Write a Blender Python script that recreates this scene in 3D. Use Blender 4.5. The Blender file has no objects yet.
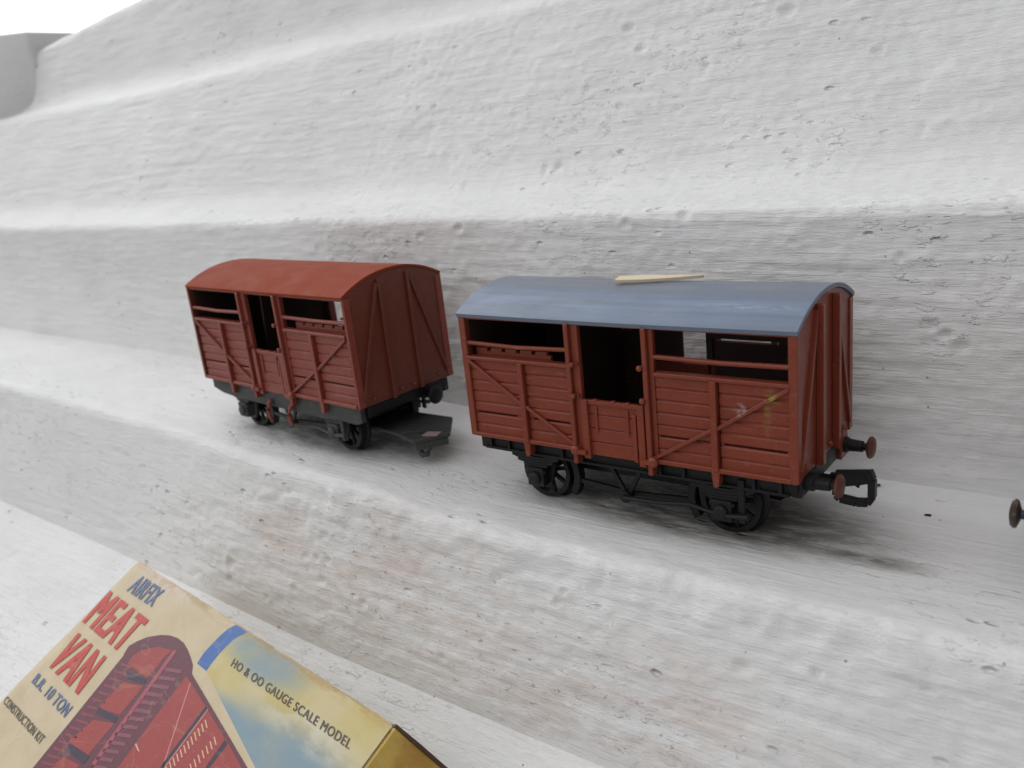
import bpy, bmesh, math, random
from mathutils import Vector, Matrix, noise, Euler

S = 0.001                       # everything below is written in millimetres
C = bpy.context.scene.collection
random.seed(7)
R = math.radians

# ------------------------------------------------------------------ helpers
class MB:
    """collects shapes (mm) and links them as one mesh object"""
    def __init__(s): s.v = []; s.f = []; s.m = []
    def face(s, idx, mi=0): s.f.append(idx); s.m.append(mi)
    def box(s, x0, x1, y0, y1, z0, z1, mi=0):
        n = len(s.v)
        s.v += [(x, y, z) for z in (z0, z1) for y in (y0, y1) for x in (x0, x1)]
        for q in ((0,2,3,1),(4,5,7,6),(0,1,5,4),(2,6,7,3),(0,4,6,2),(1,3,7,5)):
            s.face([n+i for i in q], mi)
        return s
    def prism(s, pts, a, b, axis='y', mi=0):
        """2D outline extruded between a and b along axis; pts are the other two coordinates in order"""
        n = len(s.v); k = len(pts)
        for t in (a, b):
            for p, q in pts:
                s.v.append({'y': (p, t, q), 'x': (t, p, q), 'z': (p, q, t)}[axis])
        s.face(list(range(n, n+k)), mi); s.face(list(range(n+2*k-1, n+k-1, -1)), mi)
        for i in range(k):
            j = (i+1) % k
            s.face([n+i, n+k+i, n+k+j, n+j], mi)
        return s
    def bar(s, p, q, w, h, up=(0,0,1), mi=0):
        p = Vector(p); q = Vector(q); d = (q-p).normalized(); u = Vector(up)
        a = d.cross(u).normalized()*w/2; b = a.cross(d).normalized()*h/2
        n = len(s.v)
        for e in (p, q):
            for i, j in ((-1,-1),(1,-1),(1,1),(-1,1)): s.v.append(tuple(e+a*i+b*j))
        s.face([n, n+1, n+2, n+3], mi); s.face([n+7, n+6, n+5, n+4], mi)
        for i in range(4):
            j = (i+1) % 4; s.face([n+i, n+4+i, n+4+j, n+j], mi)
        return s
    def tube(s, pts, rads, k=12, mi=0):
        """round section swept through points, closed ends"""
        pts = [Vector(p) for p in pts]; n0 = len(s.v)
        if not hasattr(rads, '__len__'): rads = [rads]*len(pts)
        for i, p in enumerate(pts):
            d = (pts[min(i+1, len(pts)-1)]-pts[max(i-1, 0)]).normalized()
            u = Vector((0,0,1)) if abs(d.z) < .9 else Vector((0,1,0))
            a = d.cross(u).normalized(); b = a.cross(d)
            for j in range(k):
                t = 2*math.pi*j/k
                s.v.append(tuple(p+(a*math.cos(t)+b*math.sin(t))*rads[i]))
        for i in range(len(pts)-1):
            for j in range(k):
                j2 = (j+1) % k; o = n0+i*k
                s.face([o+j, o+j2, o+k+j2, o+k+j], mi)
        s.face([n0+j for j in range(k)][::-1], mi)
        s.face([n0+(len(pts)-1)*k+j for j in range(k)], mi)
        return s
    def lathe(s, c, axis, prof, k=20, mi=0):
        """profile of (distance along axis, radius)"""
        c = Vector(c); d = Vector(axis).normalized()
        s.tube([c+d*t for t, r in prof], [r for t, r in prof], k, mi); return s
    def build(s, name, mat, parent=None, bevel=.0, smooth=False, angle=40):
        me = bpy.data.meshes.new(name)
        me.from_pydata([(x*S, y*S, z*S) for x, y, z in s.v], [], s.f)
        o = bpy.data.objects.new(name, me); C.objects.link(o)
        mats = mat if isinstance(mat, (list, tuple)) else [mat]
        for m in mats: me.materials.append(m)
        for p, mi in zip(me.polygons, s.m): p.material_index = mi
        bm = bmesh.new(); bm.from_mesh(me); bmesh.ops.recalc_face_normals(bm, faces=bm.faces)
        if bevel:
            ed = [e for e in bm.edges if len(e.link_faces) == 2 and e.calc_face_angle(0) > .9]
            bmesh.ops.bevel(bm, geom=ed, offset=bevel*S, segments=1, affect='EDGES', profile=.5, clamp_overlap=True)
        bm.to_mesh(me); bm.free()
        if smooth:
            for p in me.polygons: p.use_smooth = True
            me.set_sharp_from_angle(angle=R(angle))
        if parent: o.parent = parent
        return o

def thing(name, label, cat, loc=(0,0,0), rot=(0,0,0), group=None):
    o = bpy.data.objects.new(name, None); C.objects.link(o)
    o.empty_display_size = .01
    o.location = Vector(loc)*S; o.rotation_euler = rot
    o['label'] = label; o['category'] = cat
    if group: o['group'] = group
    return o

# ------------------------------------------------------------------ materials
def newmat(name):
    m = bpy.data.materials.new(name); m.use_nodes = True
    nt = m.node_tree; b = nt.nodes['Principled BSDF']
    return m, nt, b
class G:
    """tiny node-graph writer; texture coordinates are the object's own, in millimetres"""
    def __init__(s, nt):
        s.nt = nt; tc = s.n('ShaderNodeTexCoord')
        s.co = s.map(tc.outputs['Object'], (1000,)*3)
    def n(s, t, **k):
        x = s.nt.nodes.new(t)
        for a, b in k.items(): setattr(x, a, b)
        return x
    def l(s, a, b): s.nt.links.new(a, b)
    def map(s, v, sc, loc=(0,0,0)):
        m = s.n('ShaderNodeMapping'); s.l(v, m.inputs[0])
        m.inputs['Scale'].default_value = sc; m.inputs['Location'].default_value = loc
        return m.outputs[0]
    def noise(s, sc=(1,1,1), det=4, rough=.6, loc=(0,0,0), dist=0):
        t = s.n('ShaderNodeTexNoise'); s.l(s.map(s.co, sc, loc), t.inputs['Vector'])
        t.inputs['Scale'].default_value = 1; t.inputs['Detail'].default_value = det
        t.inputs['Roughness'].default_value = rough; t.inputs['Distortion'].default_value = dist
        return t.outputs['Fac']
    def vor(s, sc=(1,1,1), feat='F1', rnd=1):
        t = s.n('ShaderNodeTexVoronoi', feature=feat); s.l(s.map(s.co, sc), t.inputs['Vector'])
        t.inputs['Scale'].default_value = 1; t.inputs['Randomness'].default_value = rnd
        return t.outputs['Distance']
    def ramp(s, v, a, b, ca=0., cb=1.):
        t = s.n('ShaderNodeMapRange', interpolation_type='SMOOTHSTEP'); s.l(v, t.inputs[0])
        t.inputs[1].default_value = a; t.inputs[2].default_value = b
        t.inputs[3].default_value = ca; t.inputs[4].default_value = cb
        return t.outputs[0]
    def math(s, op, a, b=None):
        t = s.n('ShaderNodeMath', operation=op)
        for i, x in enumerate((a, b)):
            if x is None: continue
            if isinstance(x, (int, float)): t.inputs[i].default_value = x
            else: s.l(x, t.inputs[i])
        return t.outputs[0]
    def mix(s, f, a, b):
        t = s.n('ShaderNodeMix', data_type='RGBA')
        if isinstance(f, (int, float)): t.inputs[0].default_value = f
        else: s.l(f, t.inputs[0])
        for i, x in ((6, a), (7, b)):
            if isinstance(x, tuple): t.inputs[i].default_value = (*x[:3], 1)
            else: s.l(x, t.inputs[i])
        return t.outputs[2]
    def spot(s, c, rad, soft=.5):
        """1 inside an ellipsoid about c, fading out; radii per axis"""
        m = s.map(s.co, tuple(1/r for r in rad), tuple(-a/r for a, r in zip(c, rad)))
        t = s.n('ShaderNodeVectorMath', operation='LENGTH'); s.l(m, t.inputs[0])
        return s.ramp(t.outputs['Value'], 1-soft, 1+soft, 1, 0)
    def bump(s, h, strength, dist, prev=None):
        b = s.n('ShaderNodeBump'); b.inputs['Strength'].default_value = strength
        b.inputs['Distance'].default_value = dist*S; s.l(h, b.inputs['Height'])
        if prev: s.l(prev, b.inputs['Normal'])
        return b.outputs[0]

def plastic(name, col, col2, rough=.42, dust=(.36,.30,.27), dustamt=.25, spec=.5, extra=None, bump=.12, streak=(.25,.25,.25)):
    m, nt, b = newmat(name); g = G(nt)
    c = g.mix(g.noise(streak, 4, .6), col, col2)
    d = g.ramp(g.noise((.9,.9,1.6), 6, .7, (3,7,1)), .52, .78, 0, dustamt)
    c = g.mix(d, c, dust)
    if extra: c = extra(g, c)
    g.l(c, b.inputs['Base Color'])
    g.l(g.ramp(g.noise((.14,.22,.22), 4, .6, (9,2,4)), .3, .7, rough-.05, rough+.08), b.inputs['Roughness'])
    b.inputs['Specular IOR Level'].default_value = spec
    g.l(g.bump(g.noise((2.2,2.2,3.5), 4, .65), .5, bump), b.inputs['Normal'])
    return m
BOXM= [[0.9927, 0.12006, -0.01117, -128.65051], [-0.11146, 0.87836, -0.46483, -51.1016], [-0.04599, 0.46268, 0.88533, -20.26299], [0.0, 0.0, 0.0, 1.0]]
WORDS= [('AIRFIX', 'ink_blue', [(6.93, -7.89), (20.05, -7.67), (19.5, -2.84), (6.77, -2.94)]), ('MEAT', 'ink_red', [(2.39, -19.66), (23.45, -19.75), (22.98, -10.62), (1.66, -10.36)]), ('VAN', 'ink_red', [(3.84, -32.0), (22.49, -32.06), (20.75, -22.61), (4.98, -22.46)]), ('B.R. 10 TON', 'ink_blue', [(4.96, -37.0), (25.13, -37.26), (24.84, -34.5), (4.49, -34.53)]), ('CONSTRUCTION KIT', 'ink_black', [(2.36, -44.19), (25.55, -44.26), (24.99, -42.39), (1.34, -42.52)]), ('HO & OO GAUGE SCALE MODEL', 'ink_black', [(58.17, -8.28), (100.17, -8.25), (99.67, -6.53), (57.54, -6.52)])]
ART= [('sky', 1, [(53.02, -12.01), (52.21, -10.37), (51.85, -7.01), (52.7, -3.35), (54.82, -0.35), (74.92, -0.19), (92.2, -0.32), (105.82, -0.82), (107.65, -8.79), (109.71, -19.6), (105.71, -26.52), (84.61, -20.74)]), ('blue', 2, [(48.64, -11.81), (47.99, -9.26), (48.09, -6.95), (48.27, -4.42), (48.84, -2.12), (50.04, -0.28), (54.93, -0.44), (53.75, -1.78), (52.86, -3.47), (52.56, -5.33), (52.39, -7.4), (52.55, -9.68), (52.9, -11.93)]), ('purple', 1, [(25.21, -19.41), (24.54, -17.59), (25.66, -15.75), (27.75, -13.56), (31.04, -11.56), (33.9, -10.47), (36.81, -9.93), (39.92, -10.01), (42.8, -10.72), (45.64, -11.68), (47.88, -12.58), (49.75, -14.16), (70.99, -18.93), (83.28, -21.64), (93.25, -24.06), (31.98, -56.49), (29.57, -48.06), (25.64, -20.0)]), ('art_red', 2, [(29.25, -20.67), (28.54, -18.71), (29.86, -16.41), (33.46, -13.97), (38.3, -12.7), (38.11, -14.75), (38.41, -17.39), (38.68, -20.28), (34.3, -20.63)]), ('art_red', 2, [(32.63, -24.06), (39.56, -22.23), (40.17, -29.4), (32.29, -31.31)]), ('art_red', 2, [(34.06, -33.63), (40.84, -31.21), (41.31, -38.92), (32.71, -39.95)]), ('art_red', 2, [(35.02, -42.57), (41.49, -41.28), (42.12, -46.93), (33.94, -48.77)]), ('art_dark', 3, [(31.15, -22.19), (38.6, -20.63), (39.52, -21.7), (32.71, -23.1)]), ('art_dark', 3, [(32.04, -31.08), (40.33, -29.97), (40.84, -31.21), (33.3, -32.25)]), ('art_dark', 3, [(33.52, -39.89), (42.16, -38.91), (42.17, -40.73), (34.28, -41.2)]), ('art_rib', 2, [(26.9, -21.44), (31.39, -20.41), (31.95, -20.74), (27.62, -21.85)]), ('art_rib', 2, [(27.17, -23.3), (31.63, -22.25), (32.19, -22.58), (27.88, -23.71)]), ('art_rib', 2, [(27.44, -25.14), (31.88, -24.08), (32.43, -24.4), (28.15, -25.54)]), ('art_rib', 2, [(27.7, -26.96), (32.12, -25.88), (32.67, -26.2), (28.4, -27.35)]), ('art_rib', 2, [(27.96, -28.77), (32.35, -27.67), (32.9, -27.98), (28.66, -29.15)]), ('art_rib', 2, [(28.22, -30.55), (32.59, -29.44), (33.13, -29.75), (28.92, -30.93)]), ('art_rib', 2, [(28.48, -32.32), (32.82, -31.2), (33.36, -31.5), (29.17, -32.69)]), ('art_rib', 2, [(28.73, -34.07), (33.05, -32.93), (33.59, -33.23), (29.42, -34.44)]), ('art_rib', 2, [(28.98, -35.81), (33.28, -34.66), (33.81, -34.94), (29.67, -36.16)]), ('art_rib', 2, [(29.23, -37.53), (33.5, -36.36), (34.04, -36.64), (29.91, -37.88)]), ('art_rib', 2, [(29.48, -39.23), (33.73, -38.05), (34.26, -38.32), (30.15, -39.57)]), ('art_rib', 2, [(29.72, -40.92), (33.95, -39.72), (34.48, -39.99), (30.39, -41.25)]), ('art_rib', 2, [(29.96, -42.58), (34.17, -41.38), (34.69, -41.64), (30.63, -42.91)]), ('art_rib', 2, [(30.2, -44.24), (34.39, -43.02), (34.91, -43.28), (30.87, -44.56)]), ('art_rib', 2, [(30.44, -45.88), (34.6, -44.64), (35.12, -44.9), (31.1, -46.19)]), ('art_rib', 2, [(30.68, -47.5), (34.81, -46.26), (35.33, -46.51), (31.33, -47.81)]), ('art_rail', 3, [(38.87, -12.45), (40.11, -12.32), (44.99, -36.35), (45.97, -40.69), (44.94, -41.21), (43.68, -37.0)]), ('art_rung', 3, [(41.01, -16.36), (46.15, -14.72), (46.75, -15.42), (41.71, -17.11)]), ('art_rung', 3, [(41.29, -18.43), (46.4, -16.77), (46.99, -17.46), (41.98, -19.17)]), ('art_rung', 3, [(41.57, -20.48), (46.65, -18.81), (47.23, -19.49), (42.26, -21.21)]), ('art_rung', 3, [(41.85, -22.51), (46.89, -20.82), (47.47, -21.49), (42.53, -23.23)]), ('art_rung', 3, [(42.12, -24.52), (47.13, -22.81), (47.71, -23.47), (42.8, -25.22)]), ('art_rung', 3, [(42.39, -26.5), (47.37, -24.78), (47.94, -25.42), (43.06, -27.19)]), ('art_rung', 3, [(42.65, -28.46), (47.61, -26.72), (48.18, -27.36), (43.32, -29.14)]), ('art_rung', 3, [(42.92, -30.4), (47.84, -28.65), (48.41, -29.27), (43.58, -31.07)]), ('art_rung', 3, [(43.18, -32.32), (48.07, -30.55), (48.63, -31.17), (43.84, -32.98)]), ('art_rung', 3, [(43.44, -34.22), (48.3, -32.44), (48.86, -33.04), (44.09, -34.86)]), ('art_rung', 3, [(43.69, -36.09), (48.52, -34.3), (49.08, -34.89), (44.34, -36.73)]), ('art_rung', 3, [(43.94, -37.95), (48.75, -36.14), (49.3, -36.73), (44.59, -38.58)]), ('art_rung', 3, [(44.19, -39.79), (48.97, -37.97), (49.52, -38.54), (44.83, -40.4)]), ('art_red', 2, [(48.8, -15.12), (60.73, -17.57), (71.61, -19.87), (81.64, -22.04), (90.39, -23.92), (53.12, -43.5), (52.02, -37.13), (50.25, -26.83)]), ('art_line', 3, [(51.31, -15.82), (51.72, -15.74), (62.63, -30.57), (66.51, -34.25), (66.17, -34.43), (62.27, -30.75)]), ('art_dark', 3, [(60.52, -17.42), (61.65, -17.63), (62.99, -30.39), (64.19, -35.46), (63.49, -35.82), (62.03, -30.87)]), ('art_line', 4, [(61.65, -17.63), (62.06, -17.68), (63.42, -30.4), (64.66, -35.21), (64.43, -35.34), (62.99, -30.39)]), ('art_cream', 4, [(63.16, -19.61), (63.5, -19.45), (65.57, -20.39), (65.23, -20.55)]), ('art_cream', 4, [(63.16, -20.64), (63.5, -20.47), (65.57, -21.4), (65.23, -21.56)]), ('art_cream', 4, [(63.17, -21.66), (63.51, -21.49), (65.56, -22.41), (65.23, -22.57)]), ('art_cream', 4, [(63.17, -22.68), (63.51, -22.51), (65.56, -23.41), (65.23, -23.57)]), ('art_cream', 4, [(63.17, -23.69), (63.51, -23.52), (65.56, -24.41), (65.23, -24.57)]), ('art_cream', 4, [(63.18, -24.69), (63.52, -24.52), (65.56, -25.4), (65.23, -25.56)]), ('art_cream', 4, [(63.18, -25.69), (63.52, -25.52), (65.56, -26.39), (65.22, -26.55)]), ('art_cream', 4, [(63.19, -26.68), (63.52, -26.52), (65.55, -27.37), (65.22, -27.54)]), ('art_cream', 4, [(63.19, -27.67), (63.53, -27.51), (65.55, -28.35), (65.22, -28.51)]), ('art_cream', 4, [(63.19, -28.66), (63.53, -28.49), (65.55, -29.32), (65.22, -29.49)]), ('art_cream', 4, [(63.2, -29.64), (63.53, -29.47), (65.55, -30.29), (65.22, -30.45)]), ('art_cream', 4, [(63.2, -30.61), (63.53, -30.44), (65.55, -31.25), (65.22, -31.42)]), ('art_cream', 4, [(68.74, -20.98), (69.07, -20.82), (71.04, -21.72), (70.71, -21.88)]), ('art_cream', 4, [(68.68, -22.07), (69.01, -21.9), (70.97, -22.79), (70.65, -22.96)]), ('art_cream', 4, [(68.62, -23.15), (68.95, -22.99), (70.91, -23.86), (70.58, -24.03)]), ('art_cream', 4, [(68.56, -24.23), (68.89, -24.06), (70.84, -24.93), (70.52, -25.09)]), ('art_cream', 4, [(68.5, -25.3), (68.83, -25.14), (70.78, -25.99), (70.45, -26.15)]), ('art_cream', 4, [(68.44, -26.37), (68.77, -26.2), (70.71, -27.04), (70.39, -27.2)]), ('art_cream', 4, [(68.38, -27.43), (68.71, -27.26), (70.65, -28.09), (70.33, -28.25)]), ('art_cream', 4, [(68.32, -28.48), (68.65, -28.32), (70.58, -29.13), (70.26, -29.3)]), ('art_cream', 4, [(68.27, -29.53), (68.59, -29.37), (70.52, -30.17), (70.2, -30.33)]), ('art_dark', 3, [(71.93, -20.11), (73.38, -20.32), (73.74, -26.96), (72.84, -27.42)]), ('purple', 3, [(48.2, -14.33), (49.75, -14.16), (83.28, -21.64), (90.39, -23.92), (89.16, -24.57), (81.43, -22.15), (70.93, -19.67)]), ('art_cream', 4, [(50.9, -31.45), (51.41, -31.2), (53.92, -31.89), (53.2, -32.0)])]
LOBE = (.80, .95, 2.4, 1.45, .07, .12); LAMP = 1.3
def van_stain(g, c):
    # yellow lichen-like smear and a grey rub mark on the near side, right-hand panel
    n = g.ramp(g.noise((.7,.7,.7), 5, .7, (5,5,5)), .38, .62)
    y = g.math('MULTIPLY', g.spot((32.3, -15.8, 30.3), (1.1, 2.5, 1.3), .8), n)
    c = g.mix(g.math('MULTIPLY', y, .7), c, (.33,.27,.05))
    y2 = g.math('MULTIPLY', g.spot((31.2, -15.8, 26.8), (.6, 2.5, 3.2), .8), n)
    c = g.mix(g.math('MULTIPLY', y2, .45), c, (.33,.27,.06))
    q = g.math('MULTIPLY', g.spot((26.4, -15.8, 27.6), (1.1, 2.5, 1.0), .6), n)
    c = g.mix(g.math('MULTIPLY', q, .8), c, (.42,.40,.38))
    # pale scuffs along the plank edges
    e = g.ramp(g.noise((.12,.3,3.2), 3, .6, (1,1,8)), .66, .74, 0, .45)
    return g.mix(e, c, (.42,.19,.14))
def scuff(g, c):
    e = g.ramp(g.noise((.1,.3,2.6), 3, .6, (4,1,2)), .66, .76, 0, .4)
    return g.mix(e, c, (.46,.22,.16))
M = {}
M['bauxite'] = plastic('bauxite_plastic', (.175,.031,.014), (.245,.050,.025), extra=van_stain, spec=.4, rough=.34, dustamt=.17, bump=.07)
M['bauxite_old'] = plastic('faded_bauxite_plastic', (.20,.040,.024), (.28,.064,.044), extra=scuff, spec=.4, rough=.38, dustamt=.22, bump=.07)
M['end_old'] = plastic('brown_end_plastic', (.125,.027,.014), (.17,.040,.021), rough=.42, bump=.06, dustamt=.08, extra=scuff)
M['inside'] = plastic('inside_shade_plastic', (.030,.012,.010), (.045,.018,.014), rough=.7, dustamt=.05)  # body plastic with the darkness of the enclosed interior put into its colour
M['red_roof'] = plastic('red_roof_paint', (.25,.043,.017), (.275,.050,.021), rough=.72, spec=.15, dust=(.36,.17,.12), dustamt=.05, bump=.010,
                        streak=(.03,.2,.2))
def roof_marks(g, c):
    a = g.ramp(g.noise((.045,.30,.3), 4, .6, (2,2,2)), .42, .64)
    c = g.mix(g.math('MULTIPLY', a, .6), c, (.15,.18,.24))
    bb = g.math('MULTIPLY', g.spot((0,-11,44), (60,4.5,9), .5), g.ramp(g.noise((.03,.5,.5), 4, .6, (6,6,6)), .38, .60))
    c = g.mix(g.math('MULTIPLY', bb, .75), c, (.155,.215,.33))
    gt = g.math('MULTIPLY', g.spot((0,2,46), (60,8,9), .6), g.ramp(g.noise((.05,.4,.4), 5, .65, (1,6,2)), .35, .65))
    c = g.mix(g.math('MULTIPLY', gt, .6), c, (.20,.20,.215))
    w = g.ramp(g.noise((.16,1.3,1.0), 5, .7, (8,3,1)), .62, .75, 0, .35)
    c = g.mix(w, c, (.36,.38,.41))
    l = g.math('MULTIPLY', g.spot((26,-10.5,45), (8,.9,3), .9), g.ramp(g.noise((.25,1.2,1), 5, .75, (3,3,3)), .45, .62))
    c = g.mix(g.math('MULTIPLY', l, .5), c, (.42,.44,.47))
    d = g.ramp(g.noise((.5,.5,.5), 6, .75, (6,1,9)), .60, .78, 0, .4)
    return g.mix(d, c, (.20,.19,.19))
M['blue_roof'] = plastic('slate_blue_roof_paint', (.120,.150,.215), (.14,.17,.232), rough=.42, dustamt=.08, bump=.04,
                         dust=(.3,.31,.33), extra=roof_marks, streak=(.04,.25,.2))
M['black'] = plastic('black_plastic', (.006,.006,.0065), (.010,.010,.010), rough=.45, spec=.3, dust=(.07,.065,.055), dustamt=.16)
M['grey_black'] = plastic('dusty_grey_black_plastic', (.020,.021,.021), (.055,.057,.054), rough=.6, dust=(.16,.16,.15), dustamt=.45)
M['navy'] = plastic('navy_plastic', (.015,.03,.075), (.02,.05,.11), rough=.4)
M['rust_red'] = plastic('rusty_red_paint', (.15,.034,.022), (.07,.03,.022), rough=.5)
M['rust_brown'] = plastic('rusty_steel', (.03,.02,.015), (.09,.06,.045), rough=.4, dust=(.5,.45,.4), dustamt=.4)
M['pinkish'] = plastic('pinkish_tape', (.30,.23,.21), (.22,.17,.16), rough=.7)
M['steel'] = plastic('dull_steel_wheel', (.05,.047,.044), (.10,.095,.09), rough=.4); M['steel'].node_tree.nodes['Principled BSDF'].inputs['Metallic'].default_value = .6

def wood():
    m, nt, b = newmat('pale_wood'); g = G(nt)
    c = g.mix(g.noise((.12,2.5,2.5), 5, .6), (.62,.50,.33), (.80,.70,.52))
    g.l(c, b.inputs['Base Color']); b.inputs['Roughness'].default_value = .7
    g.l(g.bump(g.noise((.2,3,3), 4), .5, .1), b.inputs['Normal'])
    return m
M['wood'] = wood()

def plaster():
    m, nt, b = newmat('whitewashed_plaster'); g = G(nt)
    base = g.mix(g.ramp(g.noise((.030,.045,.045), 5, .6), .35, .68), (.80,.798,.795), (.76,.757,.753))
    # patches where the whitewash is thin and the pinkish brown stone shows through
    worn = None
    for c, r_ in (((-48,-31,-18),(34,16,15)), ((-2,-32,-26),(46,16,14)), ((-95,-28,-14),(14,12,9))):
        s_ = g.spot(c, r_, .6); worn = s_ if worn is None else g.math('MAXIMUM', worn, s_)
    n1 = g.ramp(g.noise((.05,.16,.16), 6, .72, (11,4,2)), .36, .66)
    base = g.mix(g.math('MULTIPLY', g.math('MULTIPLY', worn, n1), .50), base, (.60,.46,.385))
    n2 = g.ramp(g.noise((.4,.8,.8), 5, .7, (2,14,2)), .60, .68)
    base = g.mix(g.math('MULTIPLY', g.math('MULTIPLY', worn, n2), .75), base, (.32,.20,.13))
    # grime drawn along the brush strokes, soot specks
    n3 = g.ramp(g.noise((.02,.28,.28), 6, .7, (7,7,7)), .56, .74, 0, .07)
    base = g.mix(n3, base, (.55,.545,.54))
    sp = g.ramp(g.vor((.26,.26,.26)), .04, .09, .7, 0)
    spm = g.ramp(g.noise((.06,.06,.06), 3, .5, (1,9,1)), .56, .62)
    base = g.mix(g.math('MULTIPLY', sp, spm), base, (.16,.145,.13))
    # shadow under the right-hand van painted into the plaster, with a smudge past its end
    van_shade = g.math('MULTIPLY', g.math('MAXIMUM', g.spot((12,-3.5,0), (36,13,4), .4), g.spot((46,-10,0), (9,2.6,4), .8)), g.ramp(g.noise((.10,.35,.35), 5, .7), .34, .58, .50, .92))
    base = g.mix(van_shade, base, (.13,.12,.105))
    van_shade = g.math('MULTIPLY', g.spot((-98,-1,3), (40,13,5), .5), g.ramp(g.noise((.12,.3,.3), 5, .7, (3,3,3)), .36, .60, .3, .8))  # the left-hand van's shadow, painted into the plaster likewise
    base = g.mix(van_shade, base, (.18,.17,.155))
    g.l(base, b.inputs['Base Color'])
    b.inputs['Roughness'].default_value = .62; b.inputs['Specular IOR Level'].default_value = .35
    # brush strokes and timber grain: fine, sharp ridges running along the ledges
    a1 = g.math('ABSOLUTE', g.math('SUBTRACT', g.noise((.030,.40,.40), 6, .68, dist=.15), .5))
    h = g.bump(g.ramp(a1, 0, .16), .36, .42)
    a2 = g.math('ABSOLUTE', g.math('SUBTRACT', g.noise((.09,.95,.95), 5, .70, (4,4,4), .2), .5))
    h = g.bump(g.ramp(a2, 0, .15), .38, .24, h)
    h = g.bump(g.noise((.6,.9,.9), 4, .6, (1,3,4)), .4, .22, h)
    # lumps and torn edges of old coats, in some areas only
    area = g.ramp(g.noise((.018,.03,.03), 3, .5, (3,8,8)), .46, .62)
    fl = g.ramp(g.noise((.22,.55,.55), 3, .6, (21,3,4), .2), .58, .64)
    h = g.bump(g.math('MULTIPLY', fl, area), .7, .35, h)
    pit = g.ramp(g.vor((.13,.26,.26)), .04, .20, 1, 0)
    pm = g.ramp(g.noise((.035,.06,.06), 3, .5, (9,9,1)), .54, .62)
    h = g.bump(g.math('SUBTRACT', 1.0, g.math('MULTIPLY', pit, pm)), .9, .9, h)
    g.l(h, b.inputs['Normal'])
    return m
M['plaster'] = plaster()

def paper(name, col, col2, amt=.5, edge=True):
    m, nt, b = newmat(name); g = G(nt)
    c = g.mix(g.ramp(g.noise((.09,.09,.09), 5, .65), .35, .7), col, col2)
    w = g.ramp(g.noise((.35,.35,.35), 6, .75, (3,3,3)), .60, .74, 0, amt)
    c = g.mix(w, c, (.62,.54,.42))
    if edge:   # handling stains along the top edge and a rubbed corner
        e = g.math('MULTIPLY', g.spot((55,1,0), (75,2.6,9), .6), g.ramp(g.noise((.12,.5,.5), 5, .7, (2,8,2)), .36, .62))
        c = g.mix(g.math('MULTIPLY', e, .8), c, (.36,.20,.06))
        e2 = g.math('MULTIPLY', g.spot((96,-3,0), (12,5,9), .6), g.ramp(g.noise((.2,.3,.3), 5, .7, (2,1,2)), .35, .6))
        c = g.mix(g.math('MULTIPLY', e2, .7), c, (.46,.33,.08))
        k = g.math('MULTIPLY', g.spot((18,-2.2,0), (12,2.4,9), .5), g.ramp(g.noise((.4,.5,.5), 5, .75, (9,1,2)), .42, .58))
        c = g.mix(g.math('MULTIPLY', k, .75), c, (.60,.50,.46))
    sc_ = g.math('ABSOLUTE', g.math('SUBTRACT', g.noise((.035,.05,.05), 3, .5, (17,5,3), 1.2), .5))
    c = g.mix(g.ramp(sc_, 0, .012, .18, 0), c, (.40,.31,.20))
    g.l(c, b.inputs['Base Color']); b.inputs['Roughness'].default_value = .55
    g.l(g.bump(g.noise((.12,.12,.12), 5, .6, (8,8,8)), .4, .5, g.bump(g.noise((2,2,2), 3), .2, .05)), b.inputs['Normal'])
    return m
M['cream'] = paper('cream_card', (.60,.50,.33), (.54,.44,.28))
M['cream_side'] = paper('cream_card_side', (.50,.40,.24), (.38,.29,.17), edge=False)
M['ochre'] = paper('ochre_card', (.62,.43,.10), (.42,.22,.04), edge=False, amt=.6)
M['brown_card'] = paper('brown_torn_card', (.10,.045,.02), (.06,.03,.015), edge=False, amt=.1)

def ink(name, col, wear=.35):
    m, nt, b = newmat(name); g = G(nt)
    c = g.mix(g.ramp(g.noise((1.1,1.1,1.1), 5, .7), .56, .72, 0, wear), col, (.60,.50,.34))
    ln = g.math('ABSOLUTE', g.math('SUBTRACT', g.noise((.05,.09,.09), 3, .5, (2,5,3), 1.0), .5))
    c = g.mix(g.ramp(ln, 0, .02, .12, 0), c, (.58,.48,.34))
    c = g.mix(g.ramp(g.noise((.3,.3,.3), 4, .6, (4,4,4)), .3, .7, 0, .35), c, tuple(x*.75 for x in col))
    g.l(c, b.inputs['Base Color']); b.inputs['Roughness'].default_value = .5
    return m
M['ink_red'] = ink('red_ink', (.52,.045,.035), .3)
M['ink_blue'] = ink('slate_blue_ink', (.09,.15,.30), .45)
M['ink_black'] = ink('black_ink', (.075,.06,.045), .4)
M['blue'] = ink('bright_blue_ink', (.045,.14,.40), .15)
M['purple'] = ink('maroon_ink', (.13,.025,.045), .15)
M['art_red'] = ink('picture_red_ink', (.34,.040,.035), .2)
M['art_dark'] = ink('picture_dark_ink', (.035,.02,.045), .1)
M['art_rib'] = ink('picture_rib_ink', (.27,.04,.06), .1)
M['art_rail'] = ink('picture_rail_ink', (.36,.07,.10), .1)
M['art_rung'] = ink('picture_rung_ink', (.24,.065,.10), .25)
M['art_line'] = ink('picture_line_ink', (.55,.20,.18), .2)
M['art_cream'] = ink('picture_cream_ink', (.72,.42,.28), .2)
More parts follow.
